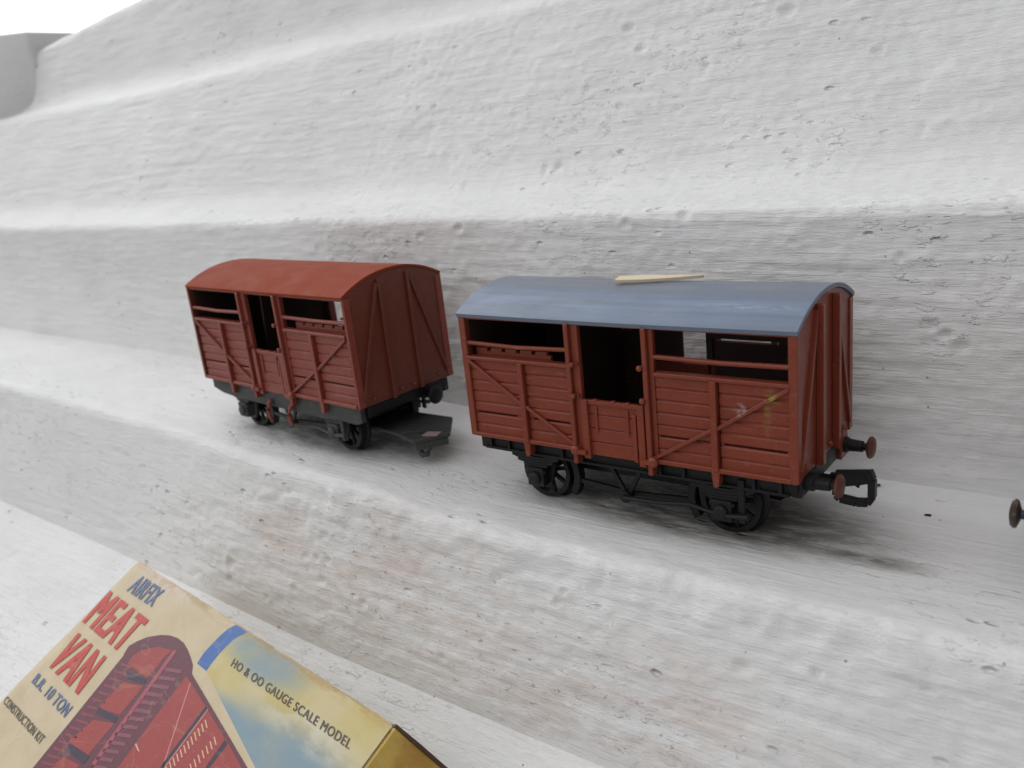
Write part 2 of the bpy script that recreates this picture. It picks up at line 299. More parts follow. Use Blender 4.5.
def skyprint():
    m, nt, b = newmat('printed_sky'); g = G(nt)
    n = g.noise((.055,.09,.09), 4, .55, (3,6,0), .5)
    c = g.mix(g.ramp(n, .35, .65), (.52,.42,.14), (.56,.47,.25))
    bl = g.math('MAXIMUM', g.math('MAXIMUM', g.spot((66,-3.2,0), (13,4.2,9), .5), g.spot((90,-18,0), (26,7.5,9), .45)), g.spot((70,-17,0), (14,3.6,9), .6))
    bl = g.math('MULTIPLY', bl, g.ramp(n, .25, .55, .65, 1))
    c = g.mix(bl, c, (.20,.29,.34))
    wh = g.math('MULTIPLY', g.spot((88,-10,0), (16,3,9), .6), g.ramp(g.noise((.1,.2,.2), 4), .4, .6))
    c = g.mix(g.math('MULTIPLY', wh, .6), c, (.62,.58,.48))
    e = g.math('MULTIPLY', g.spot((75,.6,0), (45,2.4,9), .6), g.ramp(g.noise((.12,.5,.5), 5, .7, (2,8,2)), .36, .62))
    c = g.mix(g.math('MULTIPLY', e, .8), c, (.38,.22,.06))
    g.l(c, b.inputs['Base Color']); b.inputs['Roughness'].default_value = .5
    g.l(g.bump(g.noise((.12,.12,.12), 5, .6, (8,8,8)), .4, .5), b.inputs['Normal'])
    return m
M['sky'] = skyprint()
# ------------------------------------------------------------------ the cattle vans (local millimetres, z=0 at the wheel treads)
W2, L2, ZB, H, RISE = 15.35, 36.6, 15.2, 26.7, 4.4
def arc(y, top=0): return ZB+H+top+RISE*(1-(abs(y)/16.2)**2.15)

def side(root, sg, mat, inner, notch, style):
    """one side of the body; sg -1 is the near side. y grows outwards from the panel face"""
    def Y(a, b): return (sg*(W2+a), sg*(W2+b)) if sg > 0 else (sg*(W2+b), sg*(W2+a))
    def bx(mb, x0, x1, a, b, z0, z1):
        y0, y1 = Y(a, b); mb.box(x0, x1, min(y0,y1), max(y0,y1), ZB+z0, ZB+z1)
    # planked panels with a ventilation slot above the second plank
    wide = style == 'flat' and sg > 0        # the red-roofed van's far doorway is wider
    for (x0, x1, s0, s1) in ((-35.6,-22.2,-34.8,-24.2), (-20.9,-9.5,-19.8,-10.8), (9.5,20.9,10,20), (22.2,35.6,23,34.6)):
        if wide and x1 == -9.5: x1, s1 = -12.4, -13
        mb = MB()
        for k in range(7):
            z0, z1 = k*2.48+.07, (k+1)*2.48-.07
            if sg > 0 and x0 > 0: z1 = min(z1, 16.4)
            jit = random.uniform(-.05,.05)
            if k == 2:   # plank above the slot
                bx(mb, x0, x1, -.95, 0+jit, z0+.25, z1)
            else: bx(mb, x0, x1, -.95, 0+jit, z0, z1)
        # thin backing that closes the joints but not the slot
        tz = 16.3 if sg > 0 and x0 > 0 else 17.3
        bx(mb, x0, x1, -1.1, -.3, 0, 4.9); bx(mb, x0, x1, -1.1, -.3, 5.45, tz)
        bx(mb, x0, s0, -.9, -.15, 4.7, 5.6); bx(mb, s1, x1, -.9, -.15, 4.7, 5.6)
        if sg > 0: bx(mb, x0, x1, -1.1, -.42, 4.8, 5.5)
        mb.build('plank_panel', mat, root, .3)
    for x0, x1 in ((-35.6,-11.6 if wide else -8.6), (8.6,35.6)):
        mb = MB(); bx(mb, x0, x1, -1.4, -1.13, 0, 4.85); bx(mb, x0, x1, -1.4, -1.13, 5.5, 16.3 if sg > 0 and x0 > 0 else 17.2)
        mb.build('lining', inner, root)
    # corner posts, middle posts, door posts
    cp = 35.3 if style == 'deep' else 36.05
    for x0, x1 in ((-36.95,-cp), (cp,36.95)):
        mb = MB(); bx(mb, x0, x1, -1.4, .55, -.4, H); mb.build('corner_post', mat, root, .14)
    for c in (-21.5, 21.5):
        mb = MB(); bx(mb, c-.62, c+.62, -.9, 1.0, -.2, 17.3)
        y0, y1 = Y(-1.2, .9); mb.prism([(c-.8,ZB-.25),(c+.8,ZB-.25),(c+.55,ZB-3.1),(c,ZB-3.5),(c-.55,ZB-3.1)], y0, y1, 'y')
        mb.build('post', mat, root, .12)
    for s in (-1, 1):
        mb = MB()
        a, b = (-12.4,-11.6) if s < 0 and wide else (-9.6,-8.6) if s < 0 else (7.6,8.6); bx(mb, a, b, -1.05, 1.15, -3.0, H-.2)
        mb.build('door_post', mat, root, .14)
        mb = MB()
        a, b = (-8.6,-6.9) if s < 0 else (8.6,9.6); bx(mb, a, b, -1.05, .2, 0, H-.2)
        if not (style == 'flat' and sg > 0 and s < 0): mb.build('door_jamb', mat, root, .12)
    # rails
    for x0, x1 in ((-35.6,-9.6), (9.6,35.6)):
        mb = MB(); bx(mb, x0, x1, -1.3, .75, 17.25, 18.0)
        if sg < 0 or x0 < 0: mb.build('top_rail', mat, root, .12)
        mb = MB(); bx(mb, x0, x1, -1.1, .7, -.45, .45); mb.build('bottom_rail', mat, root, .12)
        y = sg*(W2-.1)
        mb = MB().tube([(x0-.2,y,ZB+20.9),(x0+.1,y,ZB+20.9),((x0+x1)/2,y,ZB+20.65+random.uniform(-.15,.15)),(x1-.1,y,ZB+20.9),(x1+.3,y,ZB+20.9)], .48, 10)
        mb.build('open_rail', mat, root, smooth=True)
    mb = MB(); bx(mb, -36.5, 36.5, -1.3, .1, 26.15, H+.25); mb.build('eave_rail', mat, root, .1)
    # diagonal braces
    for s in (-1, 1):
        y = sg*(W2+.42)
        mb = MB().bar((s*35.4,y,ZB+17.1), (s*21.9,y,ZB+8.2), .7, .7, (0,1,0)).bar((s*21.1,y,ZB+7.9), (s*8.4,y,ZB+.3), .7, .7, (0,1,0))
        mb.build('diagonal_brace', mat, root, .1)
    # hinges, latches and door bosses
    for x, z, r in ((-7.9,18.4,.65), (-8.1,11.8,.7), (7.2,18.8,.75), (7.4,12.3,.75)):
        y = sg*W2
        MB().lathe((x, y, ZB+z), (0,sg,0), ((0,r*.5),(1.2,r*.5),(1.25,r*.72),(1.7,r*.7),(1.85,r*.3)), 12).bar((x-.9,y+sg*.5,ZB+z),(x+.9,y+sg*.5,ZB+z),.7,.5,(0,0,1)).build('latch', mat, root, smooth=True)
    for s in (-1, 1):
        x = s*8.9; y = sg*W2
        mb = MB().lathe((x, y, ZB+.0), (0,sg,0), ((.2,1.0),(1.5,1.0),(1.9,.6)), 14).bar((x-s*2.6,y+sg*1.2,ZB-.2),(x,y+sg*1.3,ZB-.1),.8,.9,(0,0,1))
        mb.build('door_hinge', mat, root, smooth=True)
    # drop door, a ramp of horizontal planks in a frame
    mb = MB()
    for k in range(4): bx(mb, -6.9, 6.9, -.8, .0+random.uniform(-.04,.04), -.9+k*2.95, 1.9+k*2.95)
    bx(mb, -6.9, 6.9, -.95, -.35, -.9, 10.7)
    for x in (-3.9, 3.2):
        bx(mb, x-.28, x+.28, -.1, .32, 4.2, 9.6)
    for a, b in ((-7.1,-5.6), (5.6,7.1)): bx(mb, a, b, -.3, .8, -1.6, 11.0)
    bx(mb, -5.6, 5.6, -.6, .45, 10.1, 10.95)
    for x in (-3.9,.2,3.4): bx(mb, x-.45, x+.45, -.4, .5, 10.8, 11.2)
    d = mb.build('drop_door', mat, root, .1)
    mb = MB(); bx(mb, 4.5, 5.3, -.1, .75, -.9, 8.9); mb.build('door_strap', mat, d, .1)
    if notch:
        x0, x1 = (-34.6,-15.0) if notch < 0 else (12.5,33.0)
        mb = MB(); bx(mb, x0, x1, -2.6, -1.7, 14, 18.75)
        n = 5; w = (x1-x0)/n
        for i in range(n): bx(mb, x0+i*w+.0, x0+(i+1)*w-.9, -2.6, -1.7, 18.7, 19.45)
        mb.build('slatted_board', mat, root, .08)

def end(root, sx, mat, inner, style):
    t = 1.15 if style == 'deep' else .6
    ys = [W2+.5-(2*(W2+.5))*i/16 for i in range(17)]
    pts = [(-W2-.5, ZB-.5), (W2+.5, ZB-.5)] + [(y, arc(y, -.1)) for y in ys]
    xo = sx*L2; a, b = sorted((xo, xo-sx*t))
    e = MB().prism(pts, a, b, 'x').build('end_wall', mat, root, .12)
    pi = [(-W2+1.3, ZB+.2), (W2-1.3, ZB+.2)] + [(y*.91, arc(y, -.4)-.4) for y in ys]
    a, b = sorted((xo-sx*(t+.03), xo-sx*(t+.25)))
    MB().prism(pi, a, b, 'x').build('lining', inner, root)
    dp = 1.35 if style == 'deep' else .75; w = .75 if style == 'deep' else .55
    for s in (-1, 1):
        yc = s*4.6
        a, b = sorted((xo, xo+sx*dp))
        MB().prism([(yc-w,ZB-.6),(yc+w,ZB-.6),(yc+w*.85,arc(yc,-1.2)),(yc-w*.85,arc(yc,-1.2))], a, b, 'x').build('stanchion', mat, e, .12)
        y1, z1, y2, z2 = s*5.4, arc(5.4)-2.0, s*14.2, ZB+1.5
        MB().bar((xo+sx*.2,y1,z1),(xo+sx*.2,y2,z2), .9, .9, (1,0,0)).build('end_brace', mat, e, .1)
        if False:
            a, b = sorted((xo, xo+sx*1.0)); yc = s*(W2-.35)
            MB().prism([(yc-.5,ZB-.6),(yc+.5,ZB-.6),(yc+.5,arc(yc,-.9)),(yc-.5,arc(yc,-.9))], a, b, 'x').build('corner_strip', mat, e, .12)
    mb = MB()
    for yb in (-11,-2,2,11): mb.lathe((xo+sx*.02, yb, ZB+1.1), (sx,0,0), ((0,.55),(.5,.5),(.75,.25)), 10)
    mb.build('rivets', mat, e, smooth=True)

def wheel(root, x, sy, mat, hub):
    y = sy*7.4
    k = 36; mb = MB()
    prof = [(0,5.2),(0,7.0),(.6,7.05),(.9,6.25),(2.6,6.1),(2.6,5.1)]
    n0 = len(mb.v)
    for t, r in prof:
        for j in range(k):
            a = 2*math.pi*j/k; mb.v.append((x+r*math.cos(a), y+sy*t, 6.1+r*math.sin(a)))
    m = len(prof)
    for i in range(m):
        for j in range(k):
            j2 = (j+1) % k; i2 = (i+1) % m
            mb.face([n0+i*k+j, n0+i*k+j2, n0+i2*k+j2, n0+i2*k+j])
    w = mb.build('wheel', mat, root, smooth=True, angle=35)
    mb = MB()
    for s in range(8):
        a = s*math.pi/4+.2
        mb.bar((x+1.0*math.cos(a), y+sy*1.4, 6.1+1.0*math.sin(a)), (x+5.3*math.cos(a), y+sy*1.4, 6.1+5.3*math.sin(a)), .8, .75, (0,1,0))
    mb.lathe((x, y+sy*.4, 6.1), (0,sy,0), ((0,1.7),(2.0,1.7),(2.3,1.0)), 16)
    mb.build('spokes', hub, w, .06)

def axle_guard(root, x, sy, mat):
    y = sy*11.2
    y0, y1 = sorted((y, y+sy*.9))
    mb = MB().prism([(x-6.2,ZB-.2),(x+6.2,ZB-.2),(x+5.0,ZB-2.6),(x+2.6,4.0),(x+1.9,3.2),(x-1.9,3.2),(x-2.6,4.0),(x-5.0,ZB-2.6)], y0, y1, 'y')
    g = mb.build('axle_guard', mat, root, .12)
    mb = MB()   # leaf spring
    for i in range(4):
        hw = 7.6-i*1.5; z = 10.6-i*.62
        n = 8; top = []; bot = []
        for j in range(n+1):
            xx = -hw+2*hw*j/n; zz = z+.9*(xx/7.6)**2*1.6
            top.append((x+xx, zz+.28)); bot.append((x+xx, zz-.28))
        a, b = sorted((y+sy*1.0, y+sy*2.7)); mb.prism(top+bot[::-1], a, b, 'y')
    mb.build('leaf_spring', mat, g)
    a, b = sorted((y+sy*.8, y+sy*3.2))
    mb = MB().box(x-2.1, x+2.1, a, b, 4.2, 8.4).lathe((x, y+sy*3.0, 6.2), (0,sy,0), ((0,1.5),(.8,1.4),(1.0,.8)), 14).box(x-2.5,x+2.5,min(a,b)+.2,max(a,b)-.3,7.2,8.0)
    mb.build('axle_box', mat, g, .15)
    for s in (-1, 1):
        mb = MB(); mb.bar((x+s*7.4,y+sy*1.6,12.0),(x+s*7.0,y+sy*1.2,ZB-.5),.9,.9,(0,1,0)); mb.build('spring_hanger', mat, g, .08)

def buffer(root, sx, sy, shank, head, housing, z=13.2, y=10.1, hr=2.25, x0=36.3):
    x = sx*x0
    mb = MB().lathe((x, sy*y, z), (sx,0,0), ((-.6,1.7),(1.6,1.55),(1.8,1.25),(4.4,1.1),(4.5,.75),(6.0,.75)), 16)
    b = mb.build('buffer', shank, root, smooth=True)
    if housing:
        a, c = sorted((x-sx*.2, x+sx*.9))
        MB().prism([(sy*y-2.1,z-2.6),(sy*y+2.1,z-2.6),(sy*y+2.4,z+.5),(sy*y+1.3,z+3.2),(sy*y-1.3,z+3.2),(sy*y-2.4,z+.5)], a, c, 'x').build('buffer_housing', housing, b, .15)
    MB().lathe((x, sy*y, z), (sx,0,0), ((5.0,.9),(5.5,hr*.93),(5.9,hr),(6.4,hr*.82),(6.65,hr*.35)), 20).build('buffer_head', head, b, smooth=True)

def loop_coupling(root, sx, mat):
    x0 = sx*33
    def X(a): return sx*(a-1.2)
    c = MB().box(min(X(31),X(40.5)), max(X(31),X(40.5)), -1.6, 1.6, 9.0, 10.2)
    c = c.bar((X(33),0,ZB-.4),(X(33),0,9.5),3,3,(1,0,0)).build('coupling', mat, root, .15)
    a, b = sorted((X(40.2), X(46.6)))
    mb = MB().prism([(X(40.2),12.6),(X(46.3),13.6),(X(46.3),10.9),(X(44.9),10.4),(X(40.2),9.2)], -2.1, -1.3, 'y')
    mb.build('coupling_plate', mat, c, .12)
    pts = [(46.0,-1.2,13.2),(46.7,-1.2,11.5),(46.7,-1.2,8.0),(46.0,-1.2,6.9),(44.0,-1.2,6.6),(41.0,-1.2,6.9),(40.3,-1.2,7.6),(40.3,-1.2,9.6)]
    mb = MB()
    for p, q in zip(pts, pts[1:]): mb.bar((X(p[0]),-1.4,p[2]),(X(q[0]),-1.4,q[2]),1.3,1.8,(0,1,0))
    mb.build('coupling_loop', mat, c, .12)
    MB().prism([(X(38.5),9.9),(X(42.0),9.8),(X(43.8),8.6),(X(44.2),10.6),(X(43.2),10.9),(X(41.5),10.9),(X(38.5),10.9)], .2, 1.1, 'y').build('coupling_hook', mat, c, .1)

def plate_coupling(root, mat, tape):
    c = MB().prism([(22,6.5),(27,7.2),(42.2,8.6),(50.6,-.5),(46.0,-8.6),(38,-6.6),(30,-6),(22,-6)], 4.9, 5.9, 'z').build('coupling', mat, root, .15)
    MB().prism([(50.2,-.8),(46.2,-8.2),(45.4,-8.0),(49.2,-.6)], 3.0, 4.85, 'z').build('coupling_lip', mat, c, .1)
    MB().bar((39.5,-6.4,6.15),(46.5,-1.0,6.15),.55,.5).build('coupling_wire', M['grey_black'], c, .05)
    MB().prism([(46.0,-5.6),(49.4,-3.6),(48.8,-1.4),(45.2,-2.8)], 5.95, 6.25, 'z').build('tape_patch', tape, c)
    MB().tube([(46.5,-5,4.9),(47.4,-5.2,2.6),(46.8,-5.4,1.4),(45.4,-5.6,1.0),(44.4,-5.5,1.8)], .75, 10).build('coupling_hook', mat, c, smooth=True)

def make_van(label, loc, rot, group, body, endm, roofm, chas, style, notch, buffers, coupler, lever_red, detail=True):
    root = thing('cattle_van', label, 'model wagon', loc, rot, group)
    side(root, -1, body, M['inside'], notch, style)
    side(root, 1, body, M['inside'], 0, style)
    end(root, 1, endm, M['inside'], style); end(root, -1, endm, M['inside'], style)
    # roof
    ov = .5 if style == 'deep' else .15
    n = 28; ro = 16.25 if style == 'deep' else 16.15
    th = .8 if style == 'deep' else .65
    top = []; bot = []
    for i in range(n+1):
        y = -ro+2*ro*i/n
        top.append((y, arc(min(abs(y),16.2), th-.05))); bot.append((y*.985, arc(min(abs(y),16.2), -.05)))
    nx = 24; mb = MB(); k = len(top)*2
    ring = top+bot[::-1]
    for i in range(nx+1):
        x = -L2-ov+(2*L2+2*ov)*i/nx
        sag = -.22*math.sin(math.pi*i/nx)
        for y, z in ring: mb.v.append((x, y, z+sag*(1 if style == 'deep' else .4)))
    for i in range(nx):
        for j in range(k):
            j2 = (j+1) % k; mb.face([i*k+j, i*k+j2, (i+1)*k+j2, (i+1)*k+j])
    mb.face(list(range(k))[::-1]); mb.face([nx*k+j for j in range(k)])
    mb.build('roof', roofm, root, smooth=True, angle=45)
    # floor and inner partitions
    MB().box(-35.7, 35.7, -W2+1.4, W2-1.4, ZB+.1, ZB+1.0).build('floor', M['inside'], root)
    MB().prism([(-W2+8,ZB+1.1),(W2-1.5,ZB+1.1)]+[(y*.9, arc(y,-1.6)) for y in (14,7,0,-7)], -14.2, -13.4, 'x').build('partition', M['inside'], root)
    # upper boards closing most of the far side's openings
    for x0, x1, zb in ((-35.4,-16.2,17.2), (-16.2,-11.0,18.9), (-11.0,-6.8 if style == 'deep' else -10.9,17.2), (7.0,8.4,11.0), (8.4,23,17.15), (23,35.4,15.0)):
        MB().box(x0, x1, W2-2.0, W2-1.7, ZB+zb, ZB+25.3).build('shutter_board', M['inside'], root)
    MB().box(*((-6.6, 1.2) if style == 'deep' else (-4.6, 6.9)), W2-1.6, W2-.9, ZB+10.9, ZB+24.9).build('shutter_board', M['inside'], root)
    # chassis
    MB().box(-15.5, 15.5, -5.5, 5.5, 6.0, ZB-.1).box(-34.5, 34.5, -5, 5, ZB-3.6, ZB-.15).box(-30,-14,-6.6,6.6,ZB-5.2,ZB-3.5).box(14,30,-6.6,6.6,ZB-5.2,ZB-3.5).build('underframe_light_block', M['black'], root, .2)  # black block added to stop light and views through under the van
    for sy in (-1, 1):
        if style == 'flat':
            a, b = sorted((sy*13.4, sy*14.9))
            mb = MB().prism([(-34.6,ZB-.55),(35.4,ZB-.55),(35.4,ZB-4.4),(33,ZB-5.2),(25,ZB-5.0),(20,ZB-5.5),(-22,ZB-5.2),(-30,ZB-4.6),(-34.6,ZB-3.4)], a, b, 'y')
            sb = mb.build('solebar', chas, root, .15)
            continue
        a, b = sorted((sy*12.2, sy*13.6))
        mb = MB().prism([(-35.9,ZB-.55),(35.9,ZB-.55),(35.9,ZB-3.1),(34.6,ZB-3.9),(-34.6,ZB-3.9),(-35.9,ZB-3.1)], a, b, 'y')
        a, b = sorted((sy*13.6, sy*14.3))
        mb.box(-35.9, 35.9, a, b, ZB-1.2, ZB-.56).box(-34.6, 34.6, a, b, ZB-3.88, ZB-3.3)
        sb = mb.build('solebar', chas, root, .1)
        mb = MB()
        for x in (-33,-28,-14,-9,9,14,28,33): mb.box(x-.3, x+.3, min(a,b)-.02, max(a,b)-.15, ZB-3.3, ZB-1.2)
        mb.build('brackets', chas, sb)
    for sx in (-1, 1):
        a, b = sorted((sx*34.7, sx*36.5))
        MB().box(a, b, -13.2, 13.2, ZB-(4.2 if style == 'deep' else 3.2), ZB-.6).build('headstock', M['black'], root, .15)
    for x in (-21.5, 21.5):
        for sy in (-1, 1):
            wheel(root, x, sy, M['black'], M['black']); axle_guard(root, x, sy, chas)
        MB().tube([(x,-12,6.1),(x,12,6.1)], .8, 10).build('axle', chas, root, smooth=True)
    # brake gear: V hangers, push rods, shoes, lever with its guard
    for sy in (-1, 1):
        y = sy*12.0
        bg = MB().bar((-4.2,y,ZB-3),(0,y,4.6),.9,.8,(0,1,0)).bar((4.2,y,ZB-3),(0,y,4.6),.9,.8,(0,1,0)).lathe((0,y-sy*.6,4.8),(0,sy,0),((0,1.3),(1.8,1.3)),12).build('brake_hanger', chas, root, .08)
        MB().bar((-13.2,sy*9.5,5.2),(0,sy*11,5.0),.7,.9).bar((13.2,sy*9.5,5.2),(0,sy*11,5.0),.7,.9).build('push_rod', chas, bg)
        for s in (-1, 1):
            arcp = [(s*21.5-s*math.cos(a)*7.3, 6.1+7.3*math.sin(a)) for a in (-.55,-.25,0,.3,.6)]
            arcq = [(s*21.5-s*math.cos(a)*8.9, 6.1+8.9*math.sin(a)) for a in (.6,.3,0,-.25,-.55)]
            MB().prism(arcp+arcq, sy*8.0, sy*10.2, 'y').build('brake_shoe', chas, bg, .1)
        MB().tube([(0,sy*13.6,5.0),(8,sy*14.2,5.6),(15,sy*14.4,6.6),(22,sy*14.6,5.6),(27,sy*14.6,6.2)], [.55,.5,.45,.45,.6], 8).build('brake_lever', chas, bg, smooth=True)
        MB().bar((25.5,sy*13.9,ZB-2),(25.5,sy*13.9,4.4),1.2,.6,(0,1,0)).build('lever_guard', chas, bg, .06)
    if lever_red:
        for x in (-4.9, 5.2):
            MB().tube([(x+1.6,-W2-.2,ZB-3.0),(x+.6,-W2-.5,ZB-4.6),(x-.1,-W2-.6,ZB-6.2),(x-.2,-W2-.4,ZB-8.2),(x+.3,-W2,ZB-9.2)], [.55,.65,.65,.6,.5], 8).build('hanging_hook', body, root, smooth=True)
    for sx, sy, sh, hd, hs in buffers: buffer(root, sx, sy, sh, hd, hs, hr=2.4 if hd is M['rust_brown'] else 2.5 if coupler == ('plate',) else 2.25, y=10.1 if coupler != ('plate',) else 7.2, x0=32.8 if coupler == ('plate',) else 36.3, z=13.2 if coupler != ('plate',) else 12.0)
    if 'loop' in coupler: loop_coupling(root, 1, chas)
    if 'loopL' in coupler: loop_coupling(root, -1, chas)
    if 'plate' in coupler: plate_coupling(root, chas, M['pinkish'])
    return root

V = M
make_van('brown cattle van with a slate blue roof and a black loop coupling', (0,0,0), (0,0,0), 'model cattle vans on the shelf',
         V['bauxite'], V['bauxite'], V['blue_roof'], V['black'], 'deep', -1,
         [(1,-1,V['black'],V['rust_red'],None),(1,1,V['black'],V['rust_red'],V['bauxite'])], ('loop',), False)
make_van('cattle van with a red roof and dusty grey chassis, left of the blue-roofed one', (-103.514,.393,3.197), (.0071,-.0041,-.1009), 'model cattle vans on the shelf',
         V['bauxite_old'], V['end_old'], V['red_roof'], V['grey_black'], 'flat', 1,
         [(1,1,V['black'],V['black'],None),(-1,-1,V['grey_black'],V['grey_black'],None),(-1,1,V['grey_black'],V['grey_black'],None)], ('plate',), True)
make_van('wagon at the right edge, showing only one rusty buffer', (111.7,0,0), (0,0,0), 'model cattle vans on the shelf',
         V['bauxite'], V['bauxite'], V['blue_roof'], V['black'], 'flat', 0,
         [(-1,-1,V['navy'],V['rust_brown'],V['navy']),(-1,1,V['navy'],V['rust_brown'],V['navy']),(1,-1,V['black'],V['black'],None),(1,1,V['black'],V['black'],None)], (), False)

# splinter of wood lying on the blue roof
o = MB().prism([(-8.9,-1.1),(-8.0,.9),(-3,1.0),(3,.6),(9.1,.15),(9.2,-.1),(3,-.8),(-3,-1.25)], 0, .7, 'z').build('wood_splinter', M['wood'], None, .08)
a_, b_ = Vector((-5.8,-1.3)), Vector((11.0,5.4))
o.location = Vector(((a_.x+b_.x)/2, 1.6, ZB+H+RISE+1.0))*S
o.rotation_euler = (R(14), R(1), math.atan2(6.4,16.8))
o['label'] = 'pale splinter of wood lying on top of the blue roof'; o['category'] = 'wood splinter'

# two crumbs of dirt on the shelf
def crumb(label, x, y, z, k, seed):
    rr = random.Random(seed); pts = []
    for i in range(9):
        a = i*2*math.pi/9; r = k*(.55+.6*rr.random()); pts.append((r*math.cos(a)*1.6, r*math.sin(a)*.8))
    o = MB().prism(pts, 0, k*.55, 'z').build('crumb', M['black'], None, .12)
    o.location = Vector((x, y, z))*S; o.rotation_euler = (.1, .15, rr.random()*3)
    o['label'] = label; o['category'] = 'crumb'
crumb('tiny dark crumb lying in the open on the shelf right of the loop coupling', 52.5, 11.5, .0, .6, 3)
crumb('tiny dark crumb where shelf meets wall behind the loop coupling', 40.6, 22.0, .1, .55, 8)
# ------------------------------------------------------------------ the kit box (local millimetres: u right, v up, z out of the printed face)
BW, BH, BT = 105.9, 62.0, 25.0
root = thing('kit_box', 'worn cream cardboard kit box with a printed meat van, on the lower ledge', 'box')
Mx = Matrix(BOXM); Mx.translation *= S
root.matrix_world = Mx
mb = MB()
# top sheet with slightly wavy, rubbed edges
nu, nv = 54, 30; idx = {}
for j in range(nv+1):
    for i in range(nu+1):
        u = BW*i/nu; v = -BH*j/nv
        du = dv = 0
        if j == 0: dv = .22*noise.noise(Vector((u*.12, 3, 0)))-.1+(-.5 if i in (0, nu) else 0)
        if i == 0: du = .25*noise.noise(Vector((v*.15, 7, 0)))+(.5 if j == 0 else 0)
        if i == nu: du = .4*noise.noise(Vector((v*.15, 9, 0)))-(.8 if j == 0 else 0)
        e = min(i, nu-i, j, nv-j)
        z = -(.5 if e == 0 else 0)
        idx[i, j] = len(mb.v); mb.v.append((u+du, v+dv, z))
for j in range(nv):
    for i in range(nu): mb.face([idx[i,j], idx[i,j+1], idx[i+1,j+1], idx[i+1,j]])
loop = [(i,0) for i in range(nu)]+[(nu,j) for j in range(nv)]+[(i,nv) for i in range(nu,0,-1)]+[(0,j) for j in range(nv,0,-1)]
base = len(mb.v)
for k in loop:
    x, y, z = mb.v[idx[k]]; mb.v.append((x, y, -9.0))
for a in range(len(loop)):
    b = (a+1) % len(loop)
    mi = 2 if loop[a][0] == nu and loop[b][0] == nu else 1
    mb.face([idx[loop[a]], idx[loop[b]], base+b, base+a], mi)
mb.face([base+a for a in range(len(loop))], 1)
mb.build('lid', [M['cream'], M['cream_side'], M['ochre']], root, smooth=True, angle=50)
MB().box(.7, BW-.7, -BH+.7, -.7, -BT, -9.05).build('tray', [M['cream_side']], root, .3)
# end flap standing away from the box, its torn upper edge dark
MB().prism([(BW-.6,-.5),(BW+.3,-.1),(BW+9.3,-13.4),(BW+8.4,-14.2)], -BH+1, -.6, 'y').build('end_flap', M['ochre'], root, .15)
MB().prism([(BW-1.2,-.9),(BW+.1,.1),(BW+4,-4.2),(BW+9.4,-13.2),(BW+8.2,-14.4),(BW+3,-8.2),(BW-.2,-3.6)], -.6, .1, 'y').build('torn_edge', M['brown_card'], root, .1)
# printed picture: flat ink shapes on the lid
names = []
pm = MB()
for mname, layer, pts in ART:
    pts = [(max(.3, min(BW-.5, x)), max(-BH+.4, min(-.55, y))) for x, y in pts]
    if mname not in names: names.append(mname)
    n = len(pm.v); z = .03+.02*layer
    import mathutils
    pm.v += [(x, y, z) for x, y in pts]
    tess = mathutils.geometry.tessellate_polygon([[Vector((x, y, 0)) for x, y in pts]])
    for t in tess: pm.face([n+i for i in t], names.index(mname))
me = bpy.data.meshes.new('printed_picture'); me.from_pydata([(x*S,y*S,z*S) for x,y,z in pm.v], [], pm.f)
for nme in names: me.materials.append(M[nme])
for p, mi in zip(me.polygons, pm.m): p.material_index = mi
bm = bmesh.new(); bm.from_mesh(me)
for fc in bm.faces:
    fc.normal_update()
    if fc.normal.z < 0: fc.normal_flip()
bm.to_mesh(me); bm.free()
o = bpy.data.objects.new('printed_picture', me); C.objects.link(o); o.parent = root
# lettering
for txt, mname, q in WORDS:
    cu = bpy.data.curves.new('lettering', 'FONT'); cu.body = txt; cu.size = 1
    cu.resolution_u = 6; cu.space_character = 1.12
    ob = bpy.data.objects.new('tmp', cu); C.objects.link(ob)
    bpy.context.view_layer.update()
    dg = bpy.context.evaluated_depsgraph_get()
    me = bpy.data.meshes.new_from_object(ob.evaluated_get(dg)); bpy.data.objects.remove(ob)
    xs = [v.co.x for v in me.vertices]; ys = [v.co.y for v in me.vertices]
    x0, x1, y0, y1 = min(xs), max(xs), min(ys), max(ys)
    base_v = [v.co.copy() for v in me.vertices]; base_f = [tuple(p.vertices) for p in me.polygons]
    o_ = {'MEAT': .055, 'VAN': .055, 'AIRFIX': .04, 'B.R. 10 TON': .035}.get(txt, .022)   # heavier stems: overprinted copies
    vs, fs = [], []
    for k_, (dx, dy) in enumerate(((-1,-.5),(-1,.5),(0,0),(1,-.5),(1,.5))):
        n_ = len(vs); vs += [Vector((c.x+dx*o_, c.y+dy*o_*.6, k_)) for c in base_v]; fs += [tuple(n_+i for i in f) for f in base_f]
    me = bpy.data.meshes.new('lettering'); me.from_pydata(vs, [], fs)
    for v in me.vertices:
        s = (v.co.x-x0)/(x1-x0); t = (v.co.y-y0)/(y1-y0)
        p = [(q[0][k]*(1-s)+q[1][k]*s)*(1-t)+(q[3][k]*(1-s)+q[2][k]*s)*t for k in (0,1)]
        v.co = Vector((p[0], p[1], .14+.006*v.co.z))*S
    me.materials.clear(); me.materials.append(M[mname])
    bm = bmesh.new(); bm.from_mesh(me)
    for fc in bm.faces:
        fc.normal_update()
        if fc.normal.z < 0: fc.normal_flip()
    bm.to_mesh(me); bm.free()
    o = bpy.data.objects.new('lettering', me); C.objects.link(o); o.parent = root
